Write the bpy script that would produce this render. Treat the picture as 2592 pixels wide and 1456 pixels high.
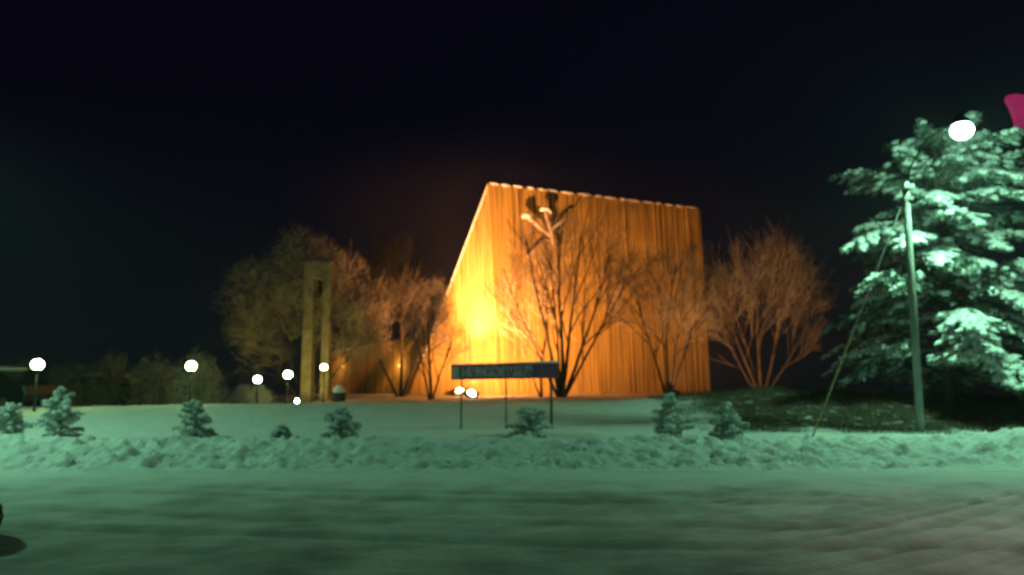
import bpy, bmesh, math, random
from mathutils import Vector, Matrix, noise

R = math.radians
S = bpy.context.scene
COL = S.collection
for o in list(bpy.data.objects): bpy.data.objects.remove(o, do_unlink=True)

# ------------------------------------------------------------------ camera
CAMZ = 1.6
PITCH = math.atan(237/2000)
cam_d = bpy.data.cameras.new('camera')
cam_d.sensor_width = 36; cam_d.lens = 2000/2592*36
cam_d.clip_start = .1; cam_d.clip_end = 2000
cam = bpy.data.objects.new('camera', cam_d); COL.objects.link(cam)
cam.location = (0, 0, CAMZ); cam.rotation_euler = (R(90)+PITCH, 0, 0)
cam_d.dof.use_dof = True; cam_d.dof.focus_distance = 2.2; cam_d.dof.aperture_fstop = 3.0
S.camera = cam
# ------------------------------------------------------------------ night sky
w = bpy.data.worlds.new('World'); S.world = w; w.use_nodes = True
nt = w.node_tree; nt.nodes.clear()
wo = nt.nodes.new('ShaderNodeOutputWorld')
sky = nt.nodes.new('ShaderNodeTexSky'); sky.sky_type = 'NISHITA'; sky.sun_disc = False
sky.sun_elevation = R(-4); sky.sun_rotation = R(200)
b1 = nt.nodes.new('ShaderNodeBackground'); b1.inputs[1].default_value = .002
b2 = nt.nodes.new('ShaderNodeBackground'); b2.inputs[0].default_value = (.0017, .0013, .0050, 1); b2.inputs[1].default_value = 1
ad = nt.nodes.new('ShaderNodeAddShader')
nt.links.new(sky.outputs[0], b1.inputs[0]); nt.links.new(b1.outputs[0], ad.inputs[0]); nt.links.new(b2.outputs[0], ad.inputs[1])
nt.links.new(ad.outputs[0], wo.inputs[0])
S.view_settings.view_transform = 'Standard'; S.view_settings.look = 'None'
S.view_settings.exposure = 0; S.view_settings.gamma = 1
S.cycles.volume_bounces = 0
S.cycles.max_bounces = 5

MERC = (.36, 1.0, .54)       # mercury street lamps
SODIUM = (1.0, .40, .12)    # church floodlights
PARK = (.62, 1.0, .25)       # park globes

def lamp(kind, name, loc, power, color, parent=None, aim=None, size=.12, cone=150, blend=.4):
    d = bpy.data.lights.new(name, kind); d.energy = power; d.color = color
    if kind in ('POINT', 'SPOT'): d.shadow_soft_size = size
    if kind == 'SPOT': d.spot_size = R(cone); d.spot_blend = blend
    o = bpy.data.objects.new(name, d); COL.objects.link(o)
    if parent: o.parent = parent; o.location = Vector(loc)-parent.location
    else: o.location = loc
    if aim is not None:
        o.rotation_euler = (Vector(aim)-Vector(loc)).to_track_quat('-Z', 'Y').to_euler()
    return o

def at(u, v, Y):
    a = (u-1296)/2000; b = (728-v)/2000
    dy = math.cos(PITCH)-b*math.sin(PITCH); dz = math.sin(PITCH)+b*math.cos(PITCH)
    s = Y/dy
    return Vector((a*s, Y, CAMZ+dz*s))
def ax(u, Y):           # ground position of a pixel column near the horizon
    return at(u, 980, Y).x

# ------------------------------------------------------------------ materials
def mat(name, col, rough=.8, col2=None, scale=5, bump=0, bscale=20, stretch=(1,1,1), metal=0, spec=.3, emit=None, estr=0, contrast=None, dist=.1):
    m = bpy.data.materials.new(name); m.use_nodes = True
    n = m.node_tree; p = n.nodes['Principled BSDF']
    p.inputs['Base Color'].default_value = (*col, 1); p.inputs['Roughness'].default_value = rough
    p.inputs['Metallic'].default_value = metal; p.inputs['Specular IOR Level'].default_value = spec
    tc = n.nodes.new('ShaderNodeTexCoord'); mp = n.nodes.new('ShaderNodeMapping'); mp.inputs['Scale'].default_value = stretch
    n.links.new(tc.outputs['Object'], mp.inputs[0])
    if col2:
        t = n.nodes.new('ShaderNodeTexNoise'); t.inputs['Scale'].default_value = scale; t.inputs['Detail'].default_value = 8
        n.links.new(mp.outputs[0], t.inputs['Vector'])
        r = n.nodes.new('ShaderNodeValToRGB'); c0, c1 = contrast or (.35, .65)
        r.color_ramp.elements[0].position = c0; r.color_ramp.elements[1].position = c1
        r.color_ramp.elements[0].color = (*col, 1); r.color_ramp.elements[1].color = (*col2, 1)
        n.links.new(t.outputs[0], r.inputs[0]); n.links.new(r.outputs[0], p.inputs['Base Color'])
    if bump:
        t = n.nodes.new('ShaderNodeTexNoise'); t.inputs['Scale'].default_value = bscale; t.inputs['Detail'].default_value = 8
        n.links.new(mp.outputs[0], t.inputs['Vector'])
        bn = n.nodes.new('ShaderNodeBump'); bn.inputs['Strength'].default_value = bump; bn.inputs['Distance'].default_value = dist
        n.links.new(t.outputs[0], bn.inputs['Height']); n.links.new(bn.outputs[0], p.inputs['Normal'])
    if emit:
        p.inputs['Emission Color'].default_value = (*emit, 1); p.inputs['Emission Strength'].default_value = estr
    return m
M = {}
M['snow'] = mat('snow', (.74,.76,.78), .75, (.84,.85,.86), 2, .6, 9, dist=.08)
M['snow_cap'] = mat('snow_cap', (.82,.83,.84), .8, bump=.5, bscale=14, dist=.05)
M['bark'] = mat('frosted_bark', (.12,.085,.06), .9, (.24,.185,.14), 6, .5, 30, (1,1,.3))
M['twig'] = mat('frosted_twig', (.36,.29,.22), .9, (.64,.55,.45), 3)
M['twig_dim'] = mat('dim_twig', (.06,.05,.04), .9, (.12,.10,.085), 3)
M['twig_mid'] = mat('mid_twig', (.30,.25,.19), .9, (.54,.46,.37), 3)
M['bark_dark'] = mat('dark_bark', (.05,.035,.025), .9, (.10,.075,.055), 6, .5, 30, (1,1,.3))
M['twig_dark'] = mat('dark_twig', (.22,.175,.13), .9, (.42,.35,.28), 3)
M['needle_frost'] = mat('frosted_needles', (.16,.23,.19), .9, (.70,.73,.71), 6, contrast=(.30,.56))
M['needle'] = mat('needles', (.035,.07,.05), .9, (.46,.50,.48), 3.5, contrast=(.36,.66))
M['pinebark'] = mat('pine_bark', (.09,.065,.05), .95, (.16,.12,.1), 12, .6, 25, (1,1,.3))
M['concrete'] = mat('concrete', (.24,.19,.14), .9, (.42,.35,.26), 2.2, .3, 30)
M['dark'] = mat('dark_metal', (.02,.02,.022), .5, (.035,.035,.035), 8)
M['postmetal'] = mat('weathered_post', (.06,.07,.07), .7, (.11,.12,.12), 9)
M['black'] = mat('matt_black', (.004,.004,.004), .95, (.007,.007,.007), 8, spec=.05)
M['galv'] = mat('galvanised', (.35,.37,.38), .55, (.45,.46,.47), 9, metal=.6)
M['pole'] = mat('grey_pole', (.24,.25,.24), .8, (.36,.37,.35), 6, .4, 20, (1,1,.2))
M['darkwood'] = mat('dark_timber', (.05,.03,.02), .8, (.09,.05,.03), 9, .3, 20, (1,1,.1))
M['sculpt'] = mat('sculpture_metal', (.42,.33,.28), .5, (.55,.42,.36), 6)
M['rock'] = mat('dark_rock', (.02,.024,.022), .85, (.05,.055,.05), 4, .7, 9)
M['carpaint'] = mat('car_paint', (.015,.02,.02), .35, spec=.5)
M['glass'] = mat('car_glass', (.01,.012,.012), .08, spec=.6)
M['rubber'] = mat('rubber', (.015,.015,.015), .8)
M['rim'] = mat('rim', (.3,.3,.3), .4, metal=.7)
M['merc_glow'] = mat('mercury_lens', (.8,.9,.9), .4, emit=(.62,1,.88), estr=14)
M['park_glow'] = mat('globe_glow', (.9,.9,.8), .4, emit=(.66,1,.30), estr=48)
M['cool_glow'] = mat('globe_glow_cool', (.9,.9,.9), .4, emit=(.75,1,.85), estr=20)
M['warm_glow'] = mat('globe_glow_warm', (.9,.85,.7), .4, emit=(1,.86,.42), estr=10)
M['flood_glow'] = mat('flood_glass', (.9,.8,.6), .3, emit=(1,.80,.50), estr=10)
M['small_glow'] = mat('wall_lamp_glow', (.9,.8,.6), .3, emit=(1,.62,.15), estr=.45)
M['magenta'] = mat('red_sign_face', (.5,.02,.08), .5, (.6,.03,.12), 3, emit=(.23,.010,.07), estr=1)

# ------------------------------------------------------------------ mesh helpers
class MB:
    def __init__(s): s.v = []; s.f = []
    def add(s, vs, fs):
        b = len(s.v); s.v += [tuple(x) for x in vs]; s.f += [tuple(b+i for i in f) for f in fs]
    def box(s, c, d, rot=None):
        x, y, z = (k/2 for k in d); c = Vector(c)
        vs = [Vector(p) for p in ((-x,-y,-z),(x,-y,-z),(x,y,-z),(-x,y,-z),(-x,-y,z),(x,-y,z),(x,y,z),(-x,y,z))]
        if rot is not None: vs = [rot@p for p in vs]
        s.add([p+c for p in vs], [(0,3,2,1),(4,5,6,7),(0,1,5,4),(1,2,6,5),(2,3,7,6),(3,0,4,7)])
    def tube(s, pts, rs, n=6, cap=True):
        pts = [Vector(p) for p in pts]; vs = []; fs = []
        d0 = (pts[1]-pts[0]).normalized()
        up = Vector((0,0,1)) if abs(d0.z) < .9 else Vector((1,0,0))
        a = d0.cross(up).normalized()
        for i, p in enumerate(pts):
            d = (pts[min(i+1, len(pts)-1)]-pts[max(i-1, 0)]).normalized()
            a = (a-d*a.dot(d)).normalized(); b = d.cross(a)
            for k in range(n):
                t = 2*math.pi*k/n; vs.append(p+(a*math.cos(t)+b*math.sin(t))*rs[i])
        for i in range(len(pts)-1):
            for k in range(n):
                k2 = (k+1) % n; fs.append((i*n+k, i*n+k2, (i+1)*n+k2, (i+1)*n+k))
        if cap: fs.append(tuple(range(n))[::-1]); fs.append(tuple((len(pts)-1)*n+k for k in range(n)))
        s.add(vs, fs)
    def blob(s, c, axes, seed=0, amp=.25, seg=8, ring=5, freq=1.6):
        """lumpy ellipsoid; axes = three Vectors"""
        c = Vector(c); vs = []; fs = []
        X, Y, Z = axes
        def P(u):
            k = 1+amp*noise.noise(u*freq+Vector((seed*7.1, seed*3.3, seed)))
            return c+(X*u.x+Y*u.y+Z*u.z)*k
        vs.append(P(Vector((0,0,1))))
        for i in range(1, ring):
            th = math.pi*i/ring
            for k in range(seg):
                ph = 2*math.pi*k/seg
                vs.append(P(Vector((math.sin(th)*math.cos(ph), math.sin(th)*math.sin(ph), math.cos(th)))))
        vs.append(P(Vector((0,0,-1)))); last = len(vs)-1
        for k in range(seg):
            k2 = (k+1) % seg
            fs.append((0, 1+k, 1+k2))
            for i in range(ring-2):
                a = 1+i*seg; fs.append((a+k, a+seg+k, a+seg+k2, a+k2))
            a = 1+(ring-2)*seg; fs.append((a+k, last, a+k2))
        s.add(vs, fs)
    def ball(s, c, r, squash=1, seg=24, ring=14, amp=0, seed=0, freq=1.6):
        s.blob(c, (Vector((r,0,0)), Vector((0,r,0)), Vector((0,0,r*squash))), seed, amp, seg, ring, freq)
    def lathe(s, c, prof, n=20):
        c = Vector(c); vs = []; fs = []
        for r, z in prof:
            for k in range(n):
                t = 2*math.pi*k/n; vs.append(c+Vector((r*math.cos(t), r*math.sin(t), z)))
        for i in range(len(prof)-1):
            for k in range(n):
                k2 = (k+1) % n; fs.append((i*n+k, i*n+k2, (i+1)*n+k2, (i+1)*n+k))
        fs.append(tuple(range(n))[::-1]); fs.append(tuple((len(prof)-1)*n+k for k in range(n)))
        s.add(vs, fs)
    def prism(s, poly, off):
        """closed polygon (list of Vector) extruded by off"""
        n = len(poly); off = Vector(off)
        s.add(list(poly)+[p+off for p in poly], [tuple(range(n))[::-1], tuple(range(n, 2*n))]+[(i, (i+1) % n, n+(i+1) % n, n+i) for i in range(n)])
    def build(s, name, m, parent=None, smooth=False, fix=False):
        me = bpy.data.meshes.new(name); base = Vector((0,0,0))
        if parent is not None: base = parent.matrix_basis.translation if not parent.parent else parent.parent.location+parent.location
        if parent is not None: me.from_pydata([tuple(Vector(p)-base) for p in s.v], [], s.f)
        else: me.from_pydata(s.v, [], s.f)
        me.update()
        if fix:
            bm = bmesh.new(); bm.from_mesh(me); bmesh.ops.recalc_face_normals(bm, faces=bm.faces); bm.to_mesh(me); bm.free()
        if smooth: me.polygons.foreach_set('use_smooth', [True]*len(me.polygons))
        o = bpy.data.objects.new(name, me); COL.objects.link(o); me.materials.append(M[m] if isinstance(m, str) else m)
        if parent is not None: o.parent = parent
        return o
def tag(o, label, cat, group=None, kind=None):
    o['label'] = label; o['category'] = cat
    if group: o['group'] = group
    if kind: o['kind'] = kind
    return o
def thing(name, label, cat, loc, group=None):
    o = bpy.data.objects.new(name, None); COL.objects.link(o); o.location = loc
    o.empty_display_size = .3
    return tag(o, label, cat, group)

def fbm(x, y, z=0, o=4):
    return noise.fractal(Vector((x, y, z)), 1.0, 2.0, o)
def sstep(a, b, x):
    t = max(0, min(1, (x-a)/(b-a))); return t*t*(3-2*t)
def lerp_table(tb, x):
    if x <= tb[0][0]: return tb[0][1]
    for (a, b), (c, d) in zip(tb, tb[1:]):
        if x <= c: return b+(d-b)*(x-a)/(c-a)
    return tb[-1][1]

# ------------------------------------------------------------------ terrain
CREST = [(-16,.74),(-10,.84),(-4,.88),(0,.90),(3,.95),(5.5,1.12),(8.5,1.36),(11,1.26),(16,1.1)]
BACK = [(-14,.35),(-9,.45),(-6,.70),(0,.84),(8,.84),(14,.9),(22,.8)]
def ground_z(x, y):
    edge = 14.4+.25*fbm(x*.3, 3.1)+ .015*x
    if y < edge-.1: return -.08
    yy = y-edge
    base = .30*sstep(-.1, 2.4, yy)
    berm_h = .11+.05*fbm(x*.35, 7.7)+.28*sstep(8.5, 11.5, x)+.12*sstep(-8,-11,x)
    berm = berm_h*sstep(0, 1.5, yy)*(1-sstep(1.8, 3.6, yy))
    cz = lerp_table(CREST, x*26/max(y, 16)); t = sstep(2.2, 12.0, yy)
    z = base+berm+(cz-.30)*t
    if y > 26.2:
        bz = lerp_table(BACK, x*30/y); z += (bz-cz)*sstep(26.2, 31.5, y)
    rough = sstep(.0, .5, yy)*(1-sstep(2.2, 4.2, yy))
    if rough > 0:
        q = Vector((x*1.6+.5*y, y*2.3, 0))
        n1 = noise.fractal(q, 1, 2, 5); n2 = noise.noise(Vector((x*4.2+y, y*5.5, 4)))
        bl = max(0, noise.noise(Vector((x*2.6, y*3.4, 9)))-.05)
        n3 = abs(noise.noise(Vector((x*3.1-y*1.2, y*4.4, 2)))); z += rough*(.055*n1+.06*n2+.20*bl-.15*n3+.075*noise.noise(Vector((x*6.3+y*2, y*7.5, 6)))+.03*noise.noise(Vector((x*11, y*11, 1))))
    z += .025*fbm(x*.8, y*.8)*sstep(1, 5, yy)+.012*fbm(x*2.5, y*2.5, 5)*sstep(2, 5, yy)
    return z
def frange(a, b, s):
    n = max(1, round((b-a)/s)); return [a+(b-a)*i/n for i in range(n)]
xs = [-200,-120,-80,-60,-45,-36,-30,-26,-23,-20,-18]+frange(-16, 16, .07)+[16,18,20,23,26,30,36,45,60,80,120,200]
ys = [-60,-20,0,10,13]+frange(14.0, 19, .06)+frange(19, 27, .16)+frange(27, 34, .4)+[34,36,38,40,43,46,50,55,60,70,85,110,150,220]
mb = MB(); nx = len(xs)
mb.v = [(x, y, ground_z(x, y)) for y in ys for x in xs]
mb.f = [(j*nx+i, j*nx+i+1, (j+1)*nx+i+1, (j+1)*nx+i) for j in range(len(ys)-1) for i in range(nx-1)]
mg = M['snow'].copy(); mg.name = 'snow_ground'; n = mg.node_tree; pr_ = n.nodes['Principled BSDF']
tc = n.nodes.new('ShaderNodeTexCoord'); sx = n.nodes.new('ShaderNodeSeparateXYZ'); n.links.new(tc.outputs['Object'], sx.inputs[0])
def mth(op, a, b=None, c=None):
    k = n.nodes.new('ShaderNodeMath'); k.operation = op; k.use_clamp = False
    for i, q in enumerate((a, b, c)):
        if q is None: continue
        if isinstance(q, (int, float)): k.inputs[i].default_value = q
        else: n.links.new(q, k.inputs[i])
    return k.outputs[0]
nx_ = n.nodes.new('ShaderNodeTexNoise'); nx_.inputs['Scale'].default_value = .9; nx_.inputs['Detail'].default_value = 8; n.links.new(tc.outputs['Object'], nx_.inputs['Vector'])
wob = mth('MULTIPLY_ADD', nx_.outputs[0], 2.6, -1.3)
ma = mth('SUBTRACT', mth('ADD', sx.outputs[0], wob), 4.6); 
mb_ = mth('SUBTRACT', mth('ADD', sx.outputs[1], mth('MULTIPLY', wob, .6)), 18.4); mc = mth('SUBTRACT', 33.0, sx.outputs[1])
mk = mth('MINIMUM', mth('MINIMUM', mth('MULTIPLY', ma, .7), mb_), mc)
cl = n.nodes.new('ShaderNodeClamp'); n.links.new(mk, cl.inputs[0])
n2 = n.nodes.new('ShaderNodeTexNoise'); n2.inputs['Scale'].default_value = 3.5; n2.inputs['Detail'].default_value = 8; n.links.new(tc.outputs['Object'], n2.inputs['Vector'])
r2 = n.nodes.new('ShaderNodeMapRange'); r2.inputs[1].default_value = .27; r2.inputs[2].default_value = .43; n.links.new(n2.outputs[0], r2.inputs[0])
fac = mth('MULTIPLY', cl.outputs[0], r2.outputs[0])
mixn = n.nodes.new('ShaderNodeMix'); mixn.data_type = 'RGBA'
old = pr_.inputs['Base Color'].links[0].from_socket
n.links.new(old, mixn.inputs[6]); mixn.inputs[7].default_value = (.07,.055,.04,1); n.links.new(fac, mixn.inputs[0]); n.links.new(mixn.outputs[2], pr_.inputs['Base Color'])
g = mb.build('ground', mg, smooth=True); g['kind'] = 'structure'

# packed-snow road with tyre ruts
def road_z(x, y):
    z = .012*fbm(x*.5, y*1.3, 2)
    s = y-.50*x-.030*x*x
    m = sstep(1.4, 3.2, x)*(1-sstep(11.5, 13.5, y))
    z += m*(.024*noise.noise(Vector((s*2.2, x*.05, 1)))+.048*noise.noise(Vector((s*5.5, x*.10, 3)))+.018*noise.noise(Vector((s*13, x*.15, 5))))
    s2 = y+.16*x
    z += (1-m)*.006*noise.noise(Vector((x*.25, s2*2.4, 8)))
    z += .010*noise.noise(Vector((x*3, y*4, 8)))+.006*noise.noise(Vector((x*8, y*9, 2)))
    for c0, w_ in ((9.2, .16), (10.9, .16), (11.6, .12), (8.1, .12)):
        q = y-(c0-.10*x+.012*x*x+.15*noise.noise(Vector((x*.2, c0, 0)))); z -= .022*math.exp(-(q/w_)**2)-.012*math.exp(-((q-.3)/.12)**2)
    z -= .09*sstep(14.15, 14.9, y-.015*x)
    return z
rx = [-60,-40,-25,-18]+frange(-14, 14, .09)+[14,18,25,40,60]; ry = [-20,-8,0,3]+frange(4.5, 15.2, .06)+[15.2]
mb = MB(); nx = len(rx)
mb.v = [(x, y, road_z(x, y)) for y in ry for x in rx]
mb.f = [(j*nx+i, j*nx+i+1, (j+1)*nx+i+1, (j+1)*nx+i) for j in range(len(ry)-1) for i in range(nx-1)]
mr = bpy.data.materials.new('packed_snow'); mr.use_nodes = True
n = mr.node_tree; p = n.nodes['Principled BSDF']; p.inputs['Roughness'].default_value = .95; p.inputs['Specular IOR Level'].default_value = .04
tc = n.nodes.new('ShaderNodeTexCoord')
def nz(scale, st, rot=0, det=8):
    mp = n.nodes.new('ShaderNodeMapping'); mp.inputs['Scale'].default_value = st; mp.inputs['Rotation'].default_value = (0, 0, R(rot))
    t = n.nodes.new('ShaderNodeTexNoise'); t.inputs['Scale'].default_value = scale; t.inputs['Detail'].default_value = det
    n.links.new(tc.outputs['Object'], mp.inputs[0]); n.links.new(mp.outputs[0], t.inputs['Vector']); return t
a = nz(1, (.5, .42, 1), 20); b = nz(1, (1.3, 1.1, 1), -14)
mx = n.nodes.new('ShaderNodeMath'); mx.operation = 'ADD'; n.links.new(a.outputs[0], mx.inputs[0]); n.links.new(b.outputs[0], mx.inputs[1])
mu = n.nodes.new('ShaderNodeMath'); mu.operation = 'MULTIPLY'; mu.inputs[1].default_value = .5; n.links.new(mx.outputs[0], mu.inputs[0])
rp = n.nodes.new('ShaderNodeValToRGB'); rp.color_ramp.elements[0].position = .36; rp.color_ramp.elements[1].position = .60
rp.color_ramp.elements[0].color = (.34,.34,.335,1); rp.color_ramp.elements[1].color = (.74,.74,.73,1)
sx = n.nodes.new('ShaderNodeSeparateXYZ'); n.links.new(tc.outputs['Object'], sx.inputs[0])
mz = n.nodes.new('ShaderNodeMath'); mz.operation = 'MULTIPLY_ADD'; mz.inputs[1].default_value = 2.6; n.links.new(sx.outputs[2], mz.inputs[0]); n.links.new(mu.outputs[0], mz.inputs[2])
n.links.new(mz.outputs[0], rp.inputs[0])   # polished ruts are darker than the loose ridges between them
ma_ = n.nodes.new('ShaderNodeMath'); ma_.operation = 'MULTIPLY_ADD'; ma_.inputs[1].default_value = 3.2; n.links.new(b.outputs[0], ma_.inputs[0]); n.links.new(sx.outputs[1], ma_.inputs[2])
mr_ = n.nodes.new('ShaderNodeMapRange'); mr_.interpolation_type = 'SMOOTHSTEP'; mr_.inputs[1].default_value = 12.2; mr_.inputs[2].default_value = 15.6; n.links.new(ma_.outputs[0], mr_.inputs[0])
mixr = n.nodes.new('ShaderNodeMix'); mixr.data_type = 'RGBA'; n.links.new(mr_.outputs[0], mixr.inputs[0]); n.links.new(rp.outputs[0], mixr.inputs[6]); mixr.inputs[7].default_value = (.76,.77,.78,1)
n.links.new(mixr.outputs[2], p.inputs['Base Color'])
c = nz(16, (.6, 1, 1)); bn = n.nodes.new('ShaderNodeBump'); bn.inputs['Strength'].default_value = .5; bn.inputs['Distance'].default_value = .04
n.links.new(c.outputs[0], bn.inputs['Height']); n.links.new(bn.outputs[0], p.inputs['Normal'])
rd = mb.build('road', mr, smooth=True); rd['kind'] = 'structure'

# ------------------------------------------------------------------ church
A = at(1236, 466, 45.0); B = Vector((at(1268, 1000, 45.0).x, 45.0, .2)); Cc = Vector((at(1026, 997, 47.0).x, 47.0, .2))
D = at(1772, 530, 51.8); E = Vector((at(1800, 996, 51.8).x, 51.8, .2))
ch = thing('church', 'tall slanted church with floodlit orange timber cladding and a long low wing', 'church', (B.x, B.y, .2))
BK = Vector((-3.5, 17, 0))
def quad_wall(P0, P1, Q0, Q1, seed, nb):
    """battened wall: bottom P0->P1, top Q0->Q1 ; returns mesh with boards and battens"""
    rnd = random.Random(seed); m = MB()
    nrm = (P1-P0).cross(Q0-P0) if (Q0-P0).length > .1 else (P1-P0).cross(Q1-P0)
    nrm.normalize()
    if nrm.y > 0: nrm = -nrm
    m.add([P0, P1, Q1, Q0, P0-nrm*.25, P1-nrm*.25, Q1-nrm*.25, Q0-nrm*.25], [(0,1,2,3),(7,6,5,4),(0,4,5,1),(1,5,6,2),(2,6,7,3),(3,7,4,0)])
    t = 0
    while True:
        t += rnd.choice([.16,.18,.2,.22,.26,.34])/((P1-P0).length)
        if t > .995: break
        wd = rnd.uniform(.03, .055); dp = rnd.choice([.03,.04,.045,.07])
        lo = P0.lerp(P1, t); hi = Q0.lerp(Q1, t); d = (P1-P0).normalized()*wd
        m.add([lo-d/2, lo+d/2, hi+d/2, hi-d/2, lo-d/2+nrm*dp, lo+d/2+nrm*dp, hi+d/2+nrm*dp, hi-d/2+nrm*dp],
              [(0,4,7,3),(1,2,6,5),(4,5,6,7),(0,1,5,4),(3,7,6,2)])
    return m, nrm
mw = bpy.data.materials.new('timber_cladding'); mw.use_nodes = True
n = mw.node_tree; p = n.nodes['Principled BSDF']; p.inputs['Roughness'].default_value = .75
tc = n.nodes.new('ShaderNodeTexCoord')
a = nz(1, (6.5, 6.5, .05)); b = nz(1, (17, 17, .12)); 
mx = n.nodes.new('ShaderNodeMath'); mx.operation = 'MULTIPLY_ADD'; mx.inputs[1].default_value = .65
mu = n.nodes.new('ShaderNodeMath'); mu.operation = 'MULTIPLY'; mu.inputs[1].default_value = .35
n.links.new(b.outputs[0], mu.inputs[0]); n.links.new(a.outputs[0], mx.inputs[0]); n.links.new(mu.outputs[0], mx.inputs[2])
rp = n.nodes.new('ShaderNodeValToRGB'); rp.color_ramp.elements[0].position = .36; rp.color_ramp.elements[1].position = .52
rp.color_ramp.elements[0].color = (.17,.10,.027,1); rp.color_ramp.elements[1].color = (.50,.335,.085,1)
n.links.new(mx.outputs[0], rp.inputs[0]); n.links.new(rp.outputs[0], p.inputs['Base Color'])
c = nz(1, (20, 20, 1.0)); bn = n.nodes.new('ShaderNodeBump'); bn.inputs['Strength'].default_value = .4; bn.inputs['Distance'].default_value = .02
n.links.new(c.outputs[0], bn.inputs['Height']); n.links.new(bn.outputs[0], p.inputs['Normal'])

m, nR = quad_wall(B, E, A, D, 3, 60); wr = m.build('front_wall', mw, ch)
# left facet: triangle-like, cladding vertical; top follows the slanting edge C->A
m = MB(); rnd = random.Random(5)
nL = (B-Cc).cross(Vector((0,0,1))).normalized()
if nL.y > 0: nL = -nL
A2 = Vector((A.x, A.y, A.z))
tipx = .25
P = [Cc, B, A2, Cc+Vector((0,0,.02))]
m.add([Cc, B, A2, Cc-nL*.25, B-nL*.25, A2-nL*.25], [(0,1,2),(5,4,3),(0,3,4,1),(1,4,5,2),(2,5,3,0)])
L = (B-Cc).length; t = 0
while True:
    t += rnd.choice([.16,.18,.2,.22,.26])/L
    if t > .99: break
    lo = Cc.lerp(B, t); hi = Cc.lerp(A2, t) ; wd = rnd.uniform(.03,.055); d = (B-Cc).normalized()*wd; dp = rnd.choice([.03,.04,.06])
    # top of a vertical batten lies on the slanting edge
    m.add([lo-d/2, lo+d/2, hi+d/2, hi-d/2, lo-d/2+nL*dp, lo+d/2+nL*dp, hi+d/2+nL*dp, hi-d/2+nL*dp],
          [(0,4,7,3),(1,2,6,5),(4,5,6,7),(0,1,5,4),(3,7,6,2)])
m.build('side_wall', mw, ch)
m = MB(); m.tube([B+(nL+nR).normalized()*.03, A+(nL+nR).normalized()*.03], [.09,.09], 6); m.build('corner_board', 'darkwood' if False else mw, ch)
# roof: closes the volume behind
bE = E+BK*.9; bC = Cc+BK*.7; bA = Vector((A.x-2.5, 62, 6)); bD = Vector((D.x-2, 66, 6.5))
in_ = .27
A3 = A-(nL+nR).normalized()*in_; D3 = D-nR*in_; C3 = Cc-nL*in_; E3 = E-nR*in_
m = MB(); m.add([C3, A3, D3, bA, bD, bC, bE, E3], [(0,1,3,5),(1,2,4,3),(2,7,6,4),(5,3,4,6)])
m.build('roof', mat('roof_felt', (.05,.045,.04), .9, (.09,.08,.07), 3), ch, fix=True)
# snow strip along the parapet, broken in lumps
m = MB(); rnd = random.Random(9); t = 0
while t < .985:
    ln = rnd.uniform(.028, .075); ln = min(ln, .995-t)
    p0 = A.lerp(D, t); p1 = A.lerp(D, t+ln); mid = (p0+p1)/2
    d = (p1-p0)/2*1.02
    m.blob(mid-nR*.10+Vector((0,0,.05+.02*rnd.random())), (d, -nR*.20, Vector((0,0,rnd.uniform(.09,.14)))), int(t*100), .18, 14, 6)
    t += ln+rnd.choice([0,0,.004,.010])
m.build('snow_strip', 'snow_cap', ch, smooth=True)
m = MB(); m.tube([Cc.lerp(A, .22)-nL*.02, A], [.05,.06], 6); m.build('edge_trim', 'snow_cap', ch)
# dark leaning prop along the foot of the slanting edge
m = MB(); q0 = at(1022, 1004, 46.6); q1 = at(1070, 880, 46.7); dd = Vector((.13,0,0)); ez = Vector((0,-.22,0))
m.prism([q0-dd, q0+dd, q1+dd, q1-dd], ez); m.build('leaning_prop', 'darkwood', ch, fix=True)
# low wing
W0 = at(1046, 852, 48.2); W1 = at(842, 895, 61.0)
w0 = Vector((W0.x+1.2, W0.y-.3, .2)); W0b = Vector((w0.x, w0.y, W0.z+.1)); w1 = Vector((W1.x, W1.y, .2))
m, nW = quad_wall(w0, w1, W0b, W1, 8, 40); m.build('wing_wall', mw, ch)
m = MB(); bk = Vector((2, 9, 0))
m.add([W0b-nW*.01+Vector((0,0,.0)), W1, W1+bk, W0b+bk, w1-nW*.26, w1+bk, W0b-nW*.2+Vector((0,0,.18)), W1-nW*.0+Vector((0,0,.18)), W1+bk+Vector((0,0,.18)), W0b+bk+Vector((0,0,.18))],
      [(6,7,8,9),(0,1,7,6),(1,2,8,7),(0,3,2,1),(3,9,8,2),(1,4,5,2)])
m.build('wing_roof', 'snow_cap', ch, fix=True)
m = MB()
for u, v, yy in ((986, 926, 51.6), (859, 927, 59.3)):
    c0 = at(u, v, yy); m.ball(c0, .12, 1, 10, 8)
for k, (u, v, t) in enumerate(((986, 926, .26), (859, 927, .87))):
    base = w0.lerp(w1, t); c0 = Vector((base.x, base.y, at(u, v, base.y).z))+nW*.12
    mm = MB(); mm.ball(c0, .09, 1.2, 10, 8); wl = mm.build('wall_lamp', 'small_glow', ch, smooth=True)
    mm = MB(); mm.box(c0-nW*.07, (.1,.08,.24)); mm.build('bracket', 'dark', wl)
    lamp('POINT', 'wall_light', c0+nW*.5, 70, (1,.5,.16), ch, size=.1)

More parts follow.
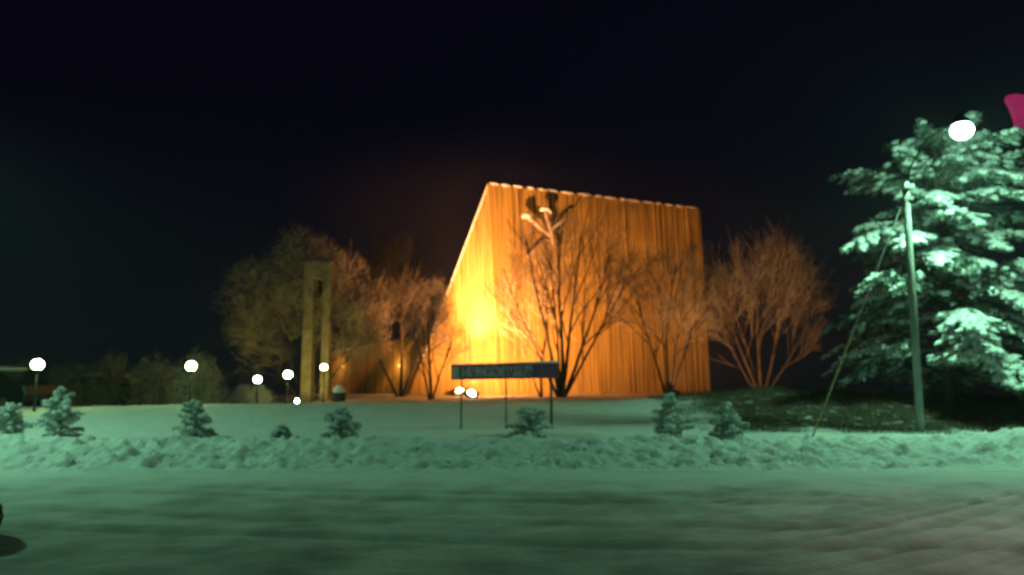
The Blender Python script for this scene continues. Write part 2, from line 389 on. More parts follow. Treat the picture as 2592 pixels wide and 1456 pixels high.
# sculpture on the front wall
def on_wall(u, v, off):
    o = Vector((0,0,CAMZ)); d = at(u, v, 1)-o; q = B+nR*off
    t = (q-o).dot(nR)/d.dot(nR); return o+d*t
sc = thing('wall_sculpture', 'pale branching metal sculpture high on the orange church wall', 'sculpture', on_wall(1378, 590, .5))
def ribbon(pts, wds, off):
    m = MB(); P = [on_wall(u, v, off) for u, v in pts]
    for i in range(len(P)-1): pass
    m.tube(P, [w_*.0225/2 for w_ in wds], 8); return m
mm = ribbon([(1405,630),(1398,600),(1378,585),(1352,562),(1336,548),(1326,545)], [9,11,11,12,13,7], .55); mm.build('stem', 'sculpt', sc, smooth=True)
mm = ribbon([(1398,600),(1390,570),(1383,545),(1378,532)], [11,10,13,10], .6); mm.build('stem', 'sculpt', sc, smooth=True)
mm = ribbon([(1398,600),(1404,580),(1414,566),(1426,557)], [9,7,7,5], .5); mm.build('stem', 'sculpt', sc, smooth=True)
mm = ribbon([(1336,651),(1352,632),(1372,612),(1398,600)], [9,9,8,8], .5); mm.build('stem', 'sculpt', sc, smooth=True)
for pts, wd in (([(1323,552),(1326,545),(1334,543),(1343,549)], [8,14,15,8]), ([(1368,533),(1373,528),(1384,528),(1396,540)], [7,14,13,7]), ([(1400,579),(1407,571),(1412,562)], [5,8,5]), ([(1402,575),(1418,563),(1424,556),(1434,556)], [6,8,7,4])):
    ribbon(pts, wd, .68).build('snow_cap', 'snow_cap', sc, smooth=True)
for u, v in ((1352,562),(1390,570),(1398,600),(1360,624)):
    mm = MB(); mm.tube([on_wall(u, v, -.02), on_wall(u, v, .55)], [.04,.04], 6); mm.build('bracket', 'dark', sc)

# ------------------------------------------------------------------ bell tower
bt = thing('bell_tower', 'concrete bell tower of two tall pillars joined at the top', 'bell tower', (ax(798, 41), 41, ground_z(ax(798,41),41)))
xl0, xl1, xr0, xr1 = (ax(u, 41) for u in (760, 786, 809, 830)); zt = at(798, 662, 41).z; zb = at(798, 706, 41).z; z0 = bt.location.z-.3
for x0, x1 in ((xl0, xl1), (xr0, xr1)):
    m = MB(); m.box(((x0+x1)/2, 41.4, (z0+zb)/2), (x1-x0, .8, zb-z0)); o = m.build('pillar', 'concrete', bt)
    o.modifiers.new('bevel', 'BEVEL').width = .03
m = MB(); m.box(((xl0+xr1)/2, 41.4, (zb+zt)/2), (xr1-xl0+.02, .82, zt-zb)); m.build('top_slab', 'concrete', bt).modifiers.new('bevel', 'BEVEL').width = .03
m = MB(); m.blob(((xl0+xr1)/2, 41.4, zt), (Vector((.72,0,0)), Vector((0,.40,0)), Vector((0,0,.11))), 3, .15, 16, 8); m.build('snow_cap', 'snow_cap', bt, smooth=True)
m = MB(); bc = Vector(((xl1+xr0)/2, 41.4, zb-.95)); m.lathe(bc, [(.30,0),(.27,.06),(.21,.25),(.17,.45),(.10,.56),(.03,.60),(.03,.95)], 20); m.build('bell', mat('bronze', (.12,.07,.03), .45, metal=.8), bt, smooth=True)

# ------------------------------------------------------------------ street lamps
def head(center, r, parent, glow, name='lamp_head', sq=.78):
    m = MB(); c = Vector(center)
    m.lathe(c+Vector((0,0,r*.62)), [(r*.80,0),(r*.84,.03),(r*.7,.10),(r*.4,.16),(.07,.20),(.05,.26)], 24)
    h = m.build(name, 'dark', parent, smooth=True)
    m = MB(); m.ball(c, r, sq, 24, 14); m.build('lens', glow, h, smooth=True)
    return h
LP = at(2435, 330, 18.6)
PB = Vector((at(2337, 1085, 19).x, 19.0, 0)); PB.z = ground_z(PB.x, 19)
PT = at(2291, 462, 19.0)
PB.x = PT.x+.02
sl = thing('street_lamp', 'tall grey pole with a guy wire and a brilliant white lamp beside the snowy conifer', 'street lamp', PB)
m = MB(); m.tube([PB-Vector((0,0,.3)), PB.lerp(PT, .5), PT], [.095,.088,.078], 14); m.build('pole', 'pole', sl, smooth=True)
m = MB(); m.tube([PT-Vector((0,.0,.25)), PT+Vector((.12,-.03,.35)), PT+Vector((.5,-.1,1.0)), PT.lerp(LP,.7)+Vector((-.05,0,.38)), LP+Vector((0,0,.42))], [.03,.024,.02,.018,.016], 8); m.build('arm', 'black', sl, smooth=True)
m = MB(); m.box(PT+Vector((.02,-.1,-.12)), (.24,.12,.10)); m.build('clamp', 'galv', sl); m = MB(); m.box(PT+Vector((.0,-.1,-.42)), (.22,.1,.08)); m.build('clamp', 'galv', sl)
head(LP, .26, sl, 'merc_glow', sq=.86)
GW = at(2052, 1088, 17.6); GW.z = ground_z(GW.x, GW.y)-.02
m = MB(); m.tube([GW, PT-Vector((0,0,.3))], [.010,.010], 5); m.build('guy_wire', 'galv', sl)
gt = GW.lerp(PT-Vector((0,0,.3)), .40)
m = MB(); m.tube([GW, gt], [.020,.020], 8); m.build('guy_guard', mat('yellow_guard', (.36,.33,.15), .6, (.45,.42,.24), 6), sl)
lamp('POINT', 'lamp_light', LP-Vector((0,0,.44)), 430, MERC, sl, size=.2)
lamp('SPOT', 'lamp_beam', LP-Vector((0,0,.44)), 1280, MERC, sl, aim=LP+Vector((-1.5,-.5,-6)), size=.2, cone=138, blend=.6)

def offlamp(x, y, z, gl, color, power, label, armx, army, aim=(0,0,-6), cone=142):
    gz = 0 if y < 14 else ground_z(x, y)
    t = thing('street_lamp', label, 'street lamp', (x, y, gz))
    m = MB(); m.tube([(x,y,gz-.2),(x,y,z*.5),(x,y,z)], [.09,.075,.06], 12); m.build('pole', 'galv', t, smooth=True)
    L_ = Vector((x+armx, y+army, z+.2))
    m = MB(); m.tube([(x,y,z-.05),(x+armx*.3,y+army*.3,z+.45),L_+Vector((0,0,.38))], [.05,.04,.03], 8); m.build('arm', 'galv', t, smooth=True)
    head(L_, .26, t, gl)
    lamp('SPOT', 'lamp_light', L_-Vector((0,0,.40)), power, color, t, aim=L_+Vector(aim), size=.2, cone=cone, blend=.6)
offlamp(-14.5, 16.6, 7.8, 'merc_glow', MERC, 2150, 'street lamp beyond the left edge of the view, on the rough snow bank', .1, -1.3, (1.8,.9,-6))
offlamp(9.8, 4.6, 5.4, 'warm_glow', (1,.76,.68), 430, 'pale pinkish street lamp beyond the right edge of the view', -1.0, .2, (-.4,1.3,-5), 104)

# ------------------------------------------------------------------ globe lamps
def globe(u, v, Y, rpx, glow, label, group='globe lamps along the path', fs=1):
    c = at(u, v, Y); r = rpx*.80/2000*Y; gz = ground_z(c.x, Y)
    t = thing('globe_lamp', label, 'globe lamp', (c.x, Y, gz), group)
    m = MB(); m.tube([(c.x,Y,gz-.2),(c.x,Y,c.z-r*.95)], [.04,.035], 10); m.build('pole', 'dark', t, smooth=True)
    m = MB(); m.lathe((c.x,Y,c.z-r*1.02), [(.05,-.06),(r*.5,-.02),(r*.55,.05)], 16); m.build('collar', 'dark', t, smooth=True)
    m = MB(); m.ball(c, r, .96, 24, 16); m.build('globe', glow, t, smooth=True)
    m = MB(); m.ball(c+Vector((0,0,r*.93)), r*.5, .22, 14, 8, .15); m.build('snow_cap', 'snow_cap', t, smooth=True)
globe(95, 923, 24, 18, 'park_glow', 'large greenish glowing globe lamp, leftmost of the globe lamps')
globe(484, 927, 27, 16, 'park_glow', 'glowing globe lamp in front of the round green-lit bush')
globe(652, 961, 33, 12.5, 'cool_glow', 'cool white globe lamp, lowest and between bush and bell tower')
globe(729, 949, 35, 13, 'park_glow', 'yellowish white globe lamp just left of the bell tower')
globe(820, 930, 37.5, 11.5, 'warm_glow', 'warm globe lamp in front of the right pillar of the bell tower')
c = at(751, 1015, 36); gz = ground_z(c.x, 36)
gs = thing('ground_spotlight', 'small bright spotlight on the snow at the foot of the bell tower', 'spotlight', (c.x, 36, gz))
m = MB(); m.box((c.x, 36.1, c.z), (.16,.16,.2)); m.box((c.x,36.1,(gz+c.z)/2-.05), (.05,.05,c.z-gz)); h = m.build('housing', 'dark', gs)
m = MB(); m.ball(c+Vector((.02,-.02,0)), .10, 1.1, 14, 8); m.build('lens', 'cool_glow', gs, smooth=True)
lamp('SPOT', 'spot_light', (c.x+.5, 37.0, c.z+.2), 420, (1,.85,.16), gs, aim=(ax(800,41), 41, 4), size=.08, cone=90)

# ------------------------------------------------------------------ church floodlights
def flood(u, v, Y, label, aim, power, cone, blend=.5, roll=0, away=0, color=None):
    c = at(u, v, Y); gz = ground_z(c.x, Y)
    t = thing('floodlight', label, 'floodlight', (c.x, Y, gz), 'floodlights in front of the church')
    m = MB()
    m.tube([(c.x,Y+.12,gz-.1),(c.x,Y+.12,c.z-.05)], [.03,.03], 8); m.build('stand', 'dark', t)
    rot = Matrix.Rotation(R(roll), 3, 'Y')@Matrix.Rotation(R(25), 3, 'X')
    m = MB(); m.box(c+Vector((0,.10,-.02)), (.62,.16,.40), rot); m.build('housing', 'dark', t)
    sy = .18 if away else 0
    m = MB(); m.blob(c+Vector((0,.02+sy,.03)), (rot@Vector((.27,0,0)), rot@Vector((0,.05,0)), rot@Vector((0,0,.17))), 1, .05, 16, 10); m.build('glass', 'flood_glow', t, smooth=True)
    lamp('SPOT', 'flood_light', c+Vector((0,.45,.5)), power, color or SODIUM, t, aim=aim, size=.12, cone=cone, blend=blend)
flood(1163, 990, 42.9, 'dark-housed floodlight with an oval white glow, left of the pair under the sign', at(1226, 700, 45.6), 17000, 44, 1, -20, 0, (1, .50, .24))
flood(1194, 997, 36.5, 'smaller round floodlight, right one of the pair under the sign', at(1330, 610, 47), 26500, 124, .95, 25)
flood(1702, 1000, 33.5, 'added low floodlight tucked behind the tall sapling right of centre', (13.2, 42, 6), 2700, 80, .8, 0, 1, (1, .46, .15))  # added lamp, tucked behind the sapling to brighten the right-hand bare tree

# dark snow-capped bin
c = at(858, 1000, 37); gz = ground_z(c.x, 37)
lb = thing('litter_bin', 'squat dark bin under a rounded snow cap beside the bell tower', 'bin', (c.x, 37, gz))
m = MB(); m.lathe((c.x,37,gz-.1), [(.26,0),(.30,.1),(.32,.40),(.34,.44),(.34,.50)], 20); m.build('body', 'dark', lb, smooth=False)
m = MB(); m.ball((c.x,37,gz+.42), .31, 1.1, 20, 10, .12, 3); m.build('snow_cap', 'snow_cap', lb, smooth=True)

# ------------------------------------------------------------------ sign board
YS = 19.5
s0 = at(1142, 924, YS); s1 = at(1412, 919, YS); sb0 = at(1142, 962, YS); sb1 = at(1412, 957, YS)
sg = thing('sign_board', 'long dark horizontal sign board with a worn pale inscription on three thin posts', 'sign', ((s0.x+s1.x)/2, YS, ground_z(0, YS)))
m = MB(); m.prism([sb0, sb1, s1, s0], (0,.09,0))
msb = mat('sign_face', (.20,.09,.20), .7, (.27,.13,.25), 6, spec=.2)
m.build('board', msb, sg, fix=True)
def sp(fu, fv): return sb0.lerp(sb1, fu).lerp(s0.lerp(s1, fu), fv)+Vector((0,-.004,0))
m = MB(); m.add([sp(.015,.10), sp(.075,.10), sp(.075,.88), sp(.015,.88)], [(0,1,2,3)]); m.build('emblem', mat('pale_emblem', (.50,.45,.45), .6, (.62,.56,.55), 8), sg)
m = MB(); m.add([sp(.10,.14), sp(.76,.14), sp(.76,.86), sp(.10,.86)], [(0,1,2,3)])
m.build('inscription', mat('worn_lettering', (.27,.15,.24), .6, (.62,.45,.50), 4.5, contrast=(.42,.56), stretch=(2.2,1,1.2)), sg)
m = MB(); tl = s0+Vector((0,.045,0)); tr = s1+Vector((0,.045,0))
m.tube([tl+Vector((0,0,.015)), tl.lerp(tr,.5)+Vector((0,0,.02)), tr+Vector((0,0,.03))], [.010,.016,.028], 8); m.build('snow_cap', 'snow_cap', sg, smooth=True)
for u, th in ((1167, .020), (1281, .019), (1396, .035)):
    x = ax(u, YS)+.0; m = MB(); zz = at(u, 945, YS).z
    m.tube([(x, YS+.135, ground_z(x, YS+.1)-.3), (x, YS+.135, zz)], [th, th], 8); m.build('post', 'postmetal', sg, smooth=True)

# ------------------------------------------------------------------ bare trees
def bare_tree(label, base, stems, env, seed, name='bare_tree', twigmat='twig', barkmat='bark', dens=1.0, group='bare trees round the church', tw=.012, up=.25, r0=.09, spread=.55, minr=.006):
    """env = (centre, radii) ellipsoid the crown fills"""
    rnd = random.Random(seed); ec, er = Vector(env[0]), env[1]; sd = seed*1.7
    t = thing(name, label, 'tree', base, group)
    trunk, crown = MB(), MB()
    def inside(p):
        q = p-ec; a_ = math.atan2(q.z, q.x)
        k = 1+.22*noise.noise(Vector((a_*3.2, sd, 0)))+.14*noise.noise(Vector((a_*9, sd, 4)))
        return ((q.x/er[0])**2+(q.y/er[1])**2+(q.z/er[2])**2)/k**2
    def grow(p, d, L, r, lv):
        nseg = 5 if lv == 0 else (4 if lv == 1 else 3)
        pts = [p]; rs = [r]; q = p; dd = d.copy()
        for i in range(nseg):
            jit = Vector((rnd.gauss(0,1), rnd.gauss(0,1), rnd.gauss(0,1)))*(.05+.04*lv)
            dd = (dd+jit+Vector((0,0,up*.25))).normalized()
            q = q+dd*(L/nseg)
            pts.append(q); rs.append(max(minr*.6, r*(1-.72*(i+1)/nseg)))
            if inside(q) > 1.0+.25*rnd.random() and q.z > ec.z-er[2]*.6 and i >= 1: break
        (trunk if lv <= 1 else crown).tube(pts, rs, 7 if lv == 0 else (5 if lv == 1 else 3), cap=lv < 2)
        if lv >= 4: return
        nch = [9, 7, 6, 5][lv]; nch = max(2, round(nch*dens))
        n_ = len(pts)-1
        for k in range(nch):
            f = (.22+.78*(k+rnd.random())/nch) if lv else (.28+.72*(k+rnd.random())/nch)
            i = min(int(f*n_), n_-1); pp = pts[i].lerp(pts[i+1], f*n_-i); base_d = (pts[i+1]-pts[i]).normalized()
            side = base_d.cross(Vector((rnd.gauss(0,1), rnd.gauss(0,1), rnd.gauss(0,1)))).normalized()
            ang = rnd.uniform(.35, .75)*(spread/.55)
            nd = (base_d*math.cos(ang)+side*math.sin(ang)).normalized()
            if inside(pp) > 1.12: continue
            rr = max(minr, rs[i]*(.55 if lv < 2 else .6))
            grow(pp, nd, L*rnd.uniform(.42, .66), rr, lv+1)
    bz = Vector(base)-Vector((0,0,.2))
    for (dx, dz, L, rr) in stems:
        d = Vector((dx[0], dx[1], dz)).normalized()
        grow(bz+Vector((dx[0]*.12, dx[1]*.12, 0)), d, L, rr, 0)
    trunk.build('trunk', barkmat, t, smooth=True)
    crown.build('crown', twigmat, t)
    return t
def gb(u, Y, dz=0):
    x = ax(u, Y); return Vector((x, Y, ground_z(x, Y)+dz))
def env_px(u0, u1, v0, v1, Y, ry):
    a = at(u0, (v0+v1)/2, Y); b = at(u1, (v0+v1)/2, Y); tt = at((u0+u1)/2, v0, Y); bb = at((u0+u1)/2, v1, Y)
    return ((a+b)/2, ((b.x-a.x)/2, ry, (tt.z-bb.z)/2))
# big left tree in front of the bell tower
bare_tree('wide bare tree with drooping frosted twigs in front of the bell tower', gb(778, 42.5),
    [((.10,.1),1,7.0,.10),((-.45,-.2),1,6.0,.075),((.42,.1),1,5.8,.07),((.75,-.1),1,4.9,.06),((-.85,.1),1,5.2,.06)],
    env_px(575, 985, 605, 1000, 42.3, 2.7), 11, up=.05, dens=1.08, minr=.007, spread=.68, barkmat='bark_dark', twigmat='twig_mid')
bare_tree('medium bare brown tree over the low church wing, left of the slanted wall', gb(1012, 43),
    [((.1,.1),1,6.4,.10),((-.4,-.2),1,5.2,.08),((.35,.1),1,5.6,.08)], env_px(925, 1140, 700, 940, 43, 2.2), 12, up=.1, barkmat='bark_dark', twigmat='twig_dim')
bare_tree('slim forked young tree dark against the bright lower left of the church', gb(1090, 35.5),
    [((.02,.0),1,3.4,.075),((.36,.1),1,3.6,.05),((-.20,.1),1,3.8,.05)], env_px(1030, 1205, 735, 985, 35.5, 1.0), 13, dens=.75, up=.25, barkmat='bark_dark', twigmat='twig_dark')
bare_tree('large fan-shaped many-stemmed bare tree before the middle of the church', gb(1420, 38),
    [((.0,.0),1,8.2,.12),((-.20,.1),1,8.4,.10),((.16,-.1),1,8.0,.10),((.40,.1),1,7.6,.09),((-.42,-.1),1,7.0,.08),((.62,.1),1,6.6,.075),((-.06,.3),1,7.8,.08)],
    env_px(1250, 1660, 548, 985, 38, 2.6), 14, up=.25, dens=.8, minr=.006, barkmat='bark_dark', twigmat='twig_dark')
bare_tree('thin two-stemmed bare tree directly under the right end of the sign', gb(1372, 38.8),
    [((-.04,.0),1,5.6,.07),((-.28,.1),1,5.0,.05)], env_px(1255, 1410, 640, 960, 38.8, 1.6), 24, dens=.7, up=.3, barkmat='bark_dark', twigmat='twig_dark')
bare_tree('pale frosted bare tree before the right part of the church wall', gb(1690, 41),
    [((.0,.0),1,7.2,.10),((-.35,.1),1,6.2,.08),((.38,.1),1,6.4,.08),((.1,-.3),1,6.4,.07)], env_px(1555, 1835, 625, 975, 41, 2.6), 15, up=.2, dens=1.0, minr=.0065, barkmat='bark_dark', twigmat='twig_dark')
bare_tree('vase-shaped orange-lit bare tree standing right of the church', gb(1928, 42),
    [((.0,.0),1,8.0,.11),((-.38,.1),1,7.4,.09),((.36,.1),1,7.4,.09),((-.75,.0),1,5.4,.07),((.70,.0),1,5.8,.07),((-.12,.3),1,7.6,.08)],
    env_px(1798, 2072, 618, 970, 42, 2.6), 16, up=.3, minr=.0065, dens=1.05)
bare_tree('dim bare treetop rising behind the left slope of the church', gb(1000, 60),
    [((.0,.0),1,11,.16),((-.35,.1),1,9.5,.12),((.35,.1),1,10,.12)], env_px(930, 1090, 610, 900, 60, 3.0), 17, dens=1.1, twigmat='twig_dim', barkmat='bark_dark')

# bushes behind the left bank
def bush(u0, u1, v0, Y, seed, label):
    x0, x1 = ax(u0, Y), ax(u1, Y); cx = (x0+x1)/2; gz = ground_z(cx, Y); top = at((u0+u1)/2, v0, Y).z
    rnd = random.Random(seed); t = thing('bush', label, 'bush', (cx, Y, gz), 'frosted bushes behind the left bank')
    m = MB(); c_ = MB(); rx_ = (x1-x0)/2; H = top-gz
    for k in range(90):
        a_ = rnd.uniform(0, 2*math.pi); q = math.sqrt(rnd.random()); th = rnd.uniform(0, 1)
        p0 = Vector((cx+rx_*.35*q*math.cos(a_), Y+.4*q*math.sin(a_), gz-.1))
        d = Vector((math.cos(a_)*q*rx_, math.sin(a_)*q*1.1, H*math.sqrt(max(.08, 1-q*q))*rnd.uniform(.8,1.02)))
        p1 = p0+d*.5+Vector((0,0,.1)); p2 = Vector((cx, Y, gz))+d
        m.tube([p0,p1,p2], [.018,.012,.006], 4)
        for j in range(22):
            f = rnd.uniform(.25, 1); s_ = p0.lerp(p2, f); dv = Vector((rnd.gauss(0,1),rnd.gauss(0,1),rnd.gauss(.3,.8))).normalized()*rnd.uniform(.2,.5)
            c_.tube([s_, s_+dv*.5+Vector((0,0,.02)), s_+dv], [.009,.007,.005], 3, cap=False)
            if rnd.random() < .5:
                e = s_+dv; dv2 = Vector((rnd.gauss(0,1),rnd.gauss(0,1),rnd.gauss(0,1))).normalized()*.2
                c_.tube([s_+dv*.6, s_+dv*.6+dv2], [.008,.005], 3, cap=False)
    m.build('stems', 'bark', t); c_.build('twigs', 'twig', t)
bush(110, 240, 915, 33, 31, 'low dark frosted bush right of the leftmost globe lamp')
bush(215, 350, 892, 33.5, 32, 'brownish frosted bush, second of the row from the left')
bush(325, 455, 888, 33, 33, 'tall brownish frosted bush directly left of the round green-lit bush')
bush(430, 572, 886, 31, 34, 'round green-lit bush behind a globe lamp')
bush(590, 690, 975, 36, 35, 'low dark bush beneath the cool white globe lamp')
bush(-30, 95, 930, 34, 36, 'dim bush at the far left edge behind the leftmost globe lamp')

# ------------------------------------------------------------------ parked cars behind the bank
def car(u, vtop, Y, label, rz):
    x = ax(u, Y); gz = ground_z(x, Y); zt = at(u, vtop, Y).z
    t = thing('parked_car', label, 'car', (0,0,0), 'snow-topped cars behind the left bank')
    prof = [(-2.15,.35),(-2.2,.62),(-2.1,.92),(-1.75,.98),(-1.25,1.36),(-.7,1.45),(.35,1.45),(1.05,1.05),(2.0,.90),(2.2,.68),(2.2,.35)]
    def loft(pr, w, m, inset=.12):
        n_ = len(pr); rows = []
        for sy, sc_ in ((-w,.97),(-w+inset*.4,1),(w-inset*.4,1),(w,.97)):
            rows.append([Vector((px*sc_, sy, .35+(pz-.35)*(sc_))) for px, pz in pr])
        vs = sum(rows, []); fs = []
        for r_ in range(3):
            for i in range(n_):
                j = (i+1) % n_; fs.append((r_*n_+i, r_*n_+j, (r_+1)*n_+j, (r_+1)*n_+i))
        fs.append(tuple(range(n_))[::-1]); fs.append(tuple(3*n_+i for i in range(n_))); m.add(vs, fs)
    m = MB(); loft(prof, .86, m); b_ = m.build('body', 'carpaint', t, fix=True)
    for s in (-1,1):
        m = MB(); m.prism([Vector((px, s*.864, pz)) for px, pz in ((-1.5,.98),(-1.15,1.33),(-.7,1.39),(.3,1.39),(.85,1.05))], (0,s*.006,0)); m.build('side_window', 'glass', t, fix=True)
        for wx in (-1.35, 1.35):
            m = MB(); m.tube([(wx,s*.68,.32),(wx,s*.885,.32)], [.32,.32], 22); w_ = m.build('wheel', 'rubber', t)
            m = MB(); m.tube([(wx,s*.80,.32),(wx,s*.895,.32)], [.19,.19], 14); m.build('rim', 'rim', w_)
    m = MB(); m.add([Vector(q) for q in ((.42,-.72,1.435),(1.04,-.76,1.075),(1.04,.76,1.075),(.42,.72,1.435))], [(0,1,2,3)])
    for i in range(4): x_, y_, z_ = m.v[i]; m.v[i] = (x_+.02, y_, z_+.02)
    m.build('windscreen', 'glass', t)
    m = MB(); m.blob((-.25,0,1.49), (Vector((1.15,0,0)), Vector((0,.82,0)), Vector((0,0,.15))), 2, .10, 24, 10); m.build('roof_snow', 'snow_cap', t, smooth=True)
    m = MB(); m.blob((1.6,0,.97), (Vector((.55,0,0)), Vector((0,.78,0)), Vector((0,0,.09))), 3, .10, 20, 8); m.build('bonnet_snow', 'snow_cap', t, smooth=True)
    for s in (-1,1):
        m = MB(); m.box((2.19, s*.62, .68), (.05,.30,.12)); m.build('headlight', 'glass', t)
    t.location = (x, Y, gz); t.rotation_euler = (0,0,R(rz)); return t
car(-28, 975, 29, 'dark car with a pale snow-covered roof at the left edge of the view', 172)
car(268, 985, 34, 'dark car with a dim snow-covered roof between the bushes and the bank', 8)

# ------------------------------------------------------------------ conifers
def conifer(label, base, H, Rb, nb, seed, name, group=None, twigs=16, snow=1.0, h0=.08, droop=.35, gap=(), tr=.12, sz=1.0, nn=16, prof=None, lean=0, clump=.05, rise0=.28, lv=(.6,1.15), down=0, extra=()):
    rnd = random.Random(seed); base = Vector(base); t = thing(name, label, 'tree', base, group)
    trunk, need, sn = MB(), MB(), MB()
    top = base+Vector((lean, 0, H)); P_ = [base-Vector((0,0,.2))]+[base.lerp(top, f)+Vector((rnd.gauss(0,.012)*H*.3, rnd.gauss(0,.012)*H*.3, 0)) for f in (.25,.5,.75)]+[top]
    trunk.tube(P_, [tr, tr*.8, tr*.6, tr*.35, tr*.08], 9)
    for k in range(nb+len(extra)):
        f = h0+(1-h0)*((k+rnd.random()*.8)/nb)**.9; f = min(f, .985)
        L = Rb*(prof(f) if prof else (1-f)**.75)*rnd.uniform(*lv)+.05*H*(1-f)
        a_ = k*2.399+rnd.uniform(-.5,.5); 
        if k >= nb: f, a_, L = extra[k-nb]; a_ = R(a_)
        d = Vector((math.cos(a_), math.sin(a_), 0)); p0 = base.lerp(top, f)
        rise = rise0+.5*f+rnd.uniform(-.15,.15)*(1 if nb < 60 else 2.3)
        bs_ = 1.15 if nb < 60 else (1.6 if k >= nb else rnd.choice([.1,.3,.6,.9,1.1]))
        def bp(s): return p0+d*(L*s)+Vector((0,0,L*(rise*s-droop*1.6*s*s)))
        trunk.tube([bp(s) for s in (0,.25,.5,.75,1)], [tr*.22*(1-.8*s)*(1-f*.6) for s in (0,.25,.5,.75,1)], 4, cap=False)
        n_tw = max(3, int(twigs*(L/Rb)**.8*(1.7 if k >= nb else 1))); side = d.cross(Vector((0,0,1)))
        for j in range(n_tw):
            s = .22+.80*((j+rnd.random())/n_tw); s = min(s, 1.0); b0 = bp(s)
            sg_ = 1 if j % 2 else -1; tl_ = (L*.34*(1.12-s*.75))*rnd.uniform(.6,1.15)
            td = (d*rnd.uniform(.45,1)+side*sg_*rnd.uniform(.35,1)+Vector((0,0,rnd.uniform(-.35,.10)-down*s))).normalized()
            if s > .95: td = (d+Vector((0,0,-.35))).normalized()
            e = b0+td*tl_+Vector((0,0,-.08*tl_))
            need.tube([b0, e], [.008*sz+.003, .004], 3, cap=False)
            for q in range(nn):
                w_ = rnd.random(); c0 = b0.lerp(e, w_)
                nd = (td*rnd.uniform(.2,.9)+Vector((rnd.gauss(0,1),rnd.gauss(0,1),rnd.gauss(-.15,1)))*.75).normalized()*rnd.uniform(.06,.13)*sz
                pr = nd.cross(Vector((rnd.gauss(0,1),rnd.gauss(0,1),rnd.gauss(0,1)))).normalized()*.016*sz
                need.add([c0-pr, c0+pr, c0+nd*1.0+pr*.4, c0+nd-pr*.4], [(0,1,2,3)])
            if rnd.random() < snow*bs_:
                for w_ in ((.35,.85) if nb < 60 else (.15,.4,.65,.92)):
                    c0 = b0.lerp(e, w_+rnd.uniform(-.1,.1))+Vector((0,0,clump*.7*sz)); ln = tl_*(.34 if nb < 60 else .20)*rnd.uniform(.7,1.4)
                    sd = td.cross(Vector((0,0,1))).normalized()
                    upv = sd.cross(td).normalized()
                    wd = clump*sz*rnd.uniform(.5,1.5)
                    sn.blob(c0, (td*ln, sd*wd*1.15, upv*wd*.75), rnd.randint(0,999), .75, 7, 5, 1.9)
    sn.blob(top-Vector((0,0,.04*sz)), (Vector((.05*sz,0,0)), Vector((0,.05*sz,0)), Vector((0,0,.12*sz))), 1, .3, 7, 5)
    trunk.build('trunk', 'pinebark', t, smooth=True); need.build('needles', 'needle' if nb > 60 else 'needle_frost', t); sn.build('snow', 'snow_cap', t, smooth=True)
    return t
# saplings on the bank
def sap(u, vt, vb, Y, label, seed, wpx, name='spruce_sapling'):
    x = ax(u, Y); gz = ground_z(x, Y); H = at(u, vt, Y).z-gz; rb = wpx/2000*Y/2
    conifer(label, (x, Y, gz-.03), H, rb, 52, seed, name, 'snow-laden spruce saplings along the bank', twigs=11, snow=.95, h0=.03, droop=.20, rise0=.42, lv=(.35,1.25), tr=.022, sz=.6, nn=22, clump=.055, prof=lambda f: lerp_table([(0,.8),(.2,1),(.5,.8),(.8,.45),(1,.12)], f), lean=random.Random(seed).uniform(-.08,.08))
sap(160, 985, 1100, 17.4, 'largest snow-laden spruce sapling, near the left end of the bank', 41, 115)
sap(28, 1022, 1090, 17.6, 'small spruce sapling at the far left edge of the bank', 42, 85)
sap(503, 1015, 1098, 17.8, 'round dark-green spruce sapling under the globe lamp at the round bush', 43, 95)
sap(868, 1032, 1125, 17.6, 'bushy spruce sapling on the bank below the snow-capped bin', 44, 95)
sap(718, 1078, 1110, 17.5, 'tiniest spruce sapling, left of the one below the bin', 45, 50)
sap(1335, 1034, 1110, 18.3, 'broad snowy spruce sapling between the sign posts', 46, 110)
sap(1694, 1000, 1110, 17.6, 'tall spruce sapling below the right part of the church', 47, 95)
sap(1838, 1022, 1100, 17.4, 'pointed small spruce sapling right of the church corner', 48, 80)
# big snow-laden conifer on the right
px_ = ax(2405, 22.9)
def prof(f):
    return lerp_table([(0,.55),(.12,.75),(.3,.95),(.45,1.0),(.62,.98),(.78,.82),(.9,.55),(1,.15)], f)
conifer('big snow-laden conifer behind the lamp pole at the right edge', (px_, 22.9, ground_z(px_, 22.9)), 8.1, 3.45, 100, 61, 'snowy_conifer',
        twigs=34, snow=.8, h0=.10, droop=.34, tr=.17, sz=1.25, nn=26, prof=prof, clump=.062, lv=(.5,1.12), down=.45, extra=[(.26,-104,3.3),(.36,-64,3.5),(.30,-56,3.3),(.23,-92,2.9),(.43,-74,3.1),(.40,-60,3.3),(.13,-112,2.9),(.57,204,3.5),(.20,-78,2.8),(.52,-120,2.6)])
px2 = ax(2250, 27)
conifer('dim slimmer conifer behind and left of the big one', (px2, 27, ground_z(px2, 27)), 5.2, 2.2, 46, 62, 'snowy_conifer',
        twigs=20, snow=.6, h0=.06, droop=.35, tr=.10, sz=1.1, nn=20, clump=.05)

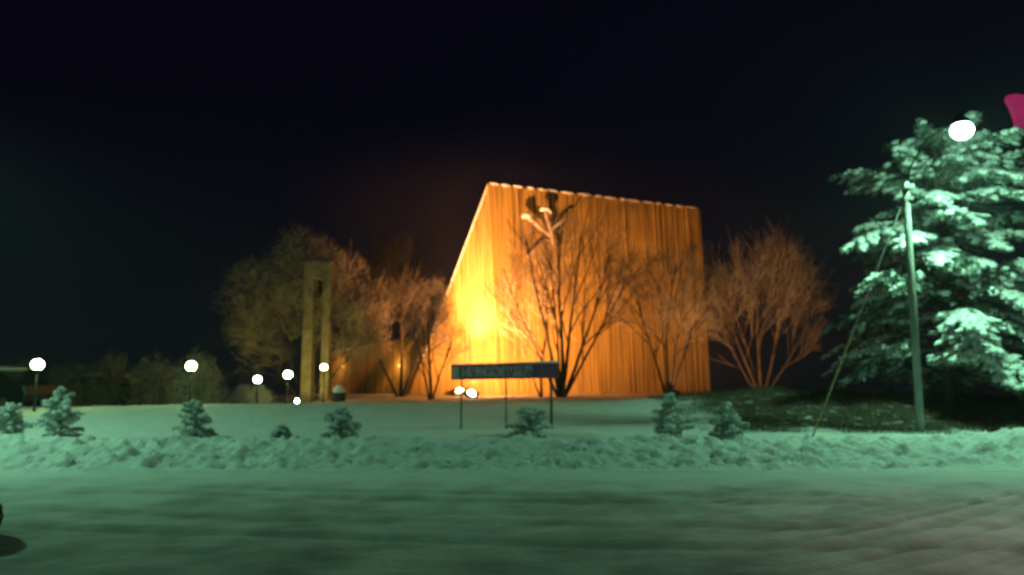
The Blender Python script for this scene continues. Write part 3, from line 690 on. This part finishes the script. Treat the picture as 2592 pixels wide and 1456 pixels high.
# ------------------------------------------------------------------ odds and ends
c = at(2592, 285, 24)
rs_ = thing('lit_sign', 'crimson glowing angular sign at the right edge beside the lamp', 'sign', (c.x+.15, 24.2, ground_z(c.x, 24.2)))
P = [at(u, v, 24) for u, v in ((2546,250),(2552,240),(2572,236),(2600,240),(2640,246),(2650,330),(2600,334),(2574,330),(2568,300),(2560,278))]
m = MB(); m.prism(P, (0,.14,0)); m.build('face', 'magenta', rs_, fix=True).modifiers.new('bevel', 'BEVEL').width = .04
m = MB(); pc = sum(P, Vector())/len(P); m.tube([(pc.x+.1,24.22,ground_z(pc.x,24)-.2),(pc.x+.1,24.22,pc.z+.2)], [.06,.05], 10); m.build('post', 'dark', rs_)
m = MB(); m.blob((ax(0, 8.3)-.56, 8.3, .30), (Vector((.60,0,0)), Vector((0,.5,0)), Vector((0,0,.52))), 4, .30, 28, 18, 1.8)
tag(m.build('rock', 'rock', smooth=True), 'dark rounded rock cut off by the lower left edge of the view', 'rock')

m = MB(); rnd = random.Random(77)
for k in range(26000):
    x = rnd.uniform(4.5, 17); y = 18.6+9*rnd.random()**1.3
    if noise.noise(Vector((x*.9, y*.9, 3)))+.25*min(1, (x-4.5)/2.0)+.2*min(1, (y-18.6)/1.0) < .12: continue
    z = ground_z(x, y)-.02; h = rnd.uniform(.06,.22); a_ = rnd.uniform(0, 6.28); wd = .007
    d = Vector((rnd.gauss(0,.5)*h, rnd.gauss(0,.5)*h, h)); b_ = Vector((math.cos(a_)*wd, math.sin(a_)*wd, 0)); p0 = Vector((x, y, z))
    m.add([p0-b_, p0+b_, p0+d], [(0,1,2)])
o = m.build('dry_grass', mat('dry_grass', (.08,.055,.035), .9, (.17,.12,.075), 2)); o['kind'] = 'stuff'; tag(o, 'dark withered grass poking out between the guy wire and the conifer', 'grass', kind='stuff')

# ------------------------------------------------------------------ haze
m = MB(); m.box((0, 80, 6.4), (404, 284, 15.2)); hz = m.build('haze', 'dark'); hz['kind'] = 'stuff'
hm = bpy.data.materials.new('haze'); hm.use_nodes = True; n = hm.node_tree; n.nodes.clear()
out = n.nodes.new('ShaderNodeOutputMaterial'); pv = n.nodes.new('ShaderNodeVolumePrincipled')
pv.inputs['Density'].default_value = .0014; pv.inputs['Color'].default_value = (.9,.92,.95,1); pv.inputs['Anisotropy'].default_value = 0
n.links.new(pv.outputs[0], out.inputs['Volume'])
hz.data.materials.clear(); hz.data.materials.append(hm)
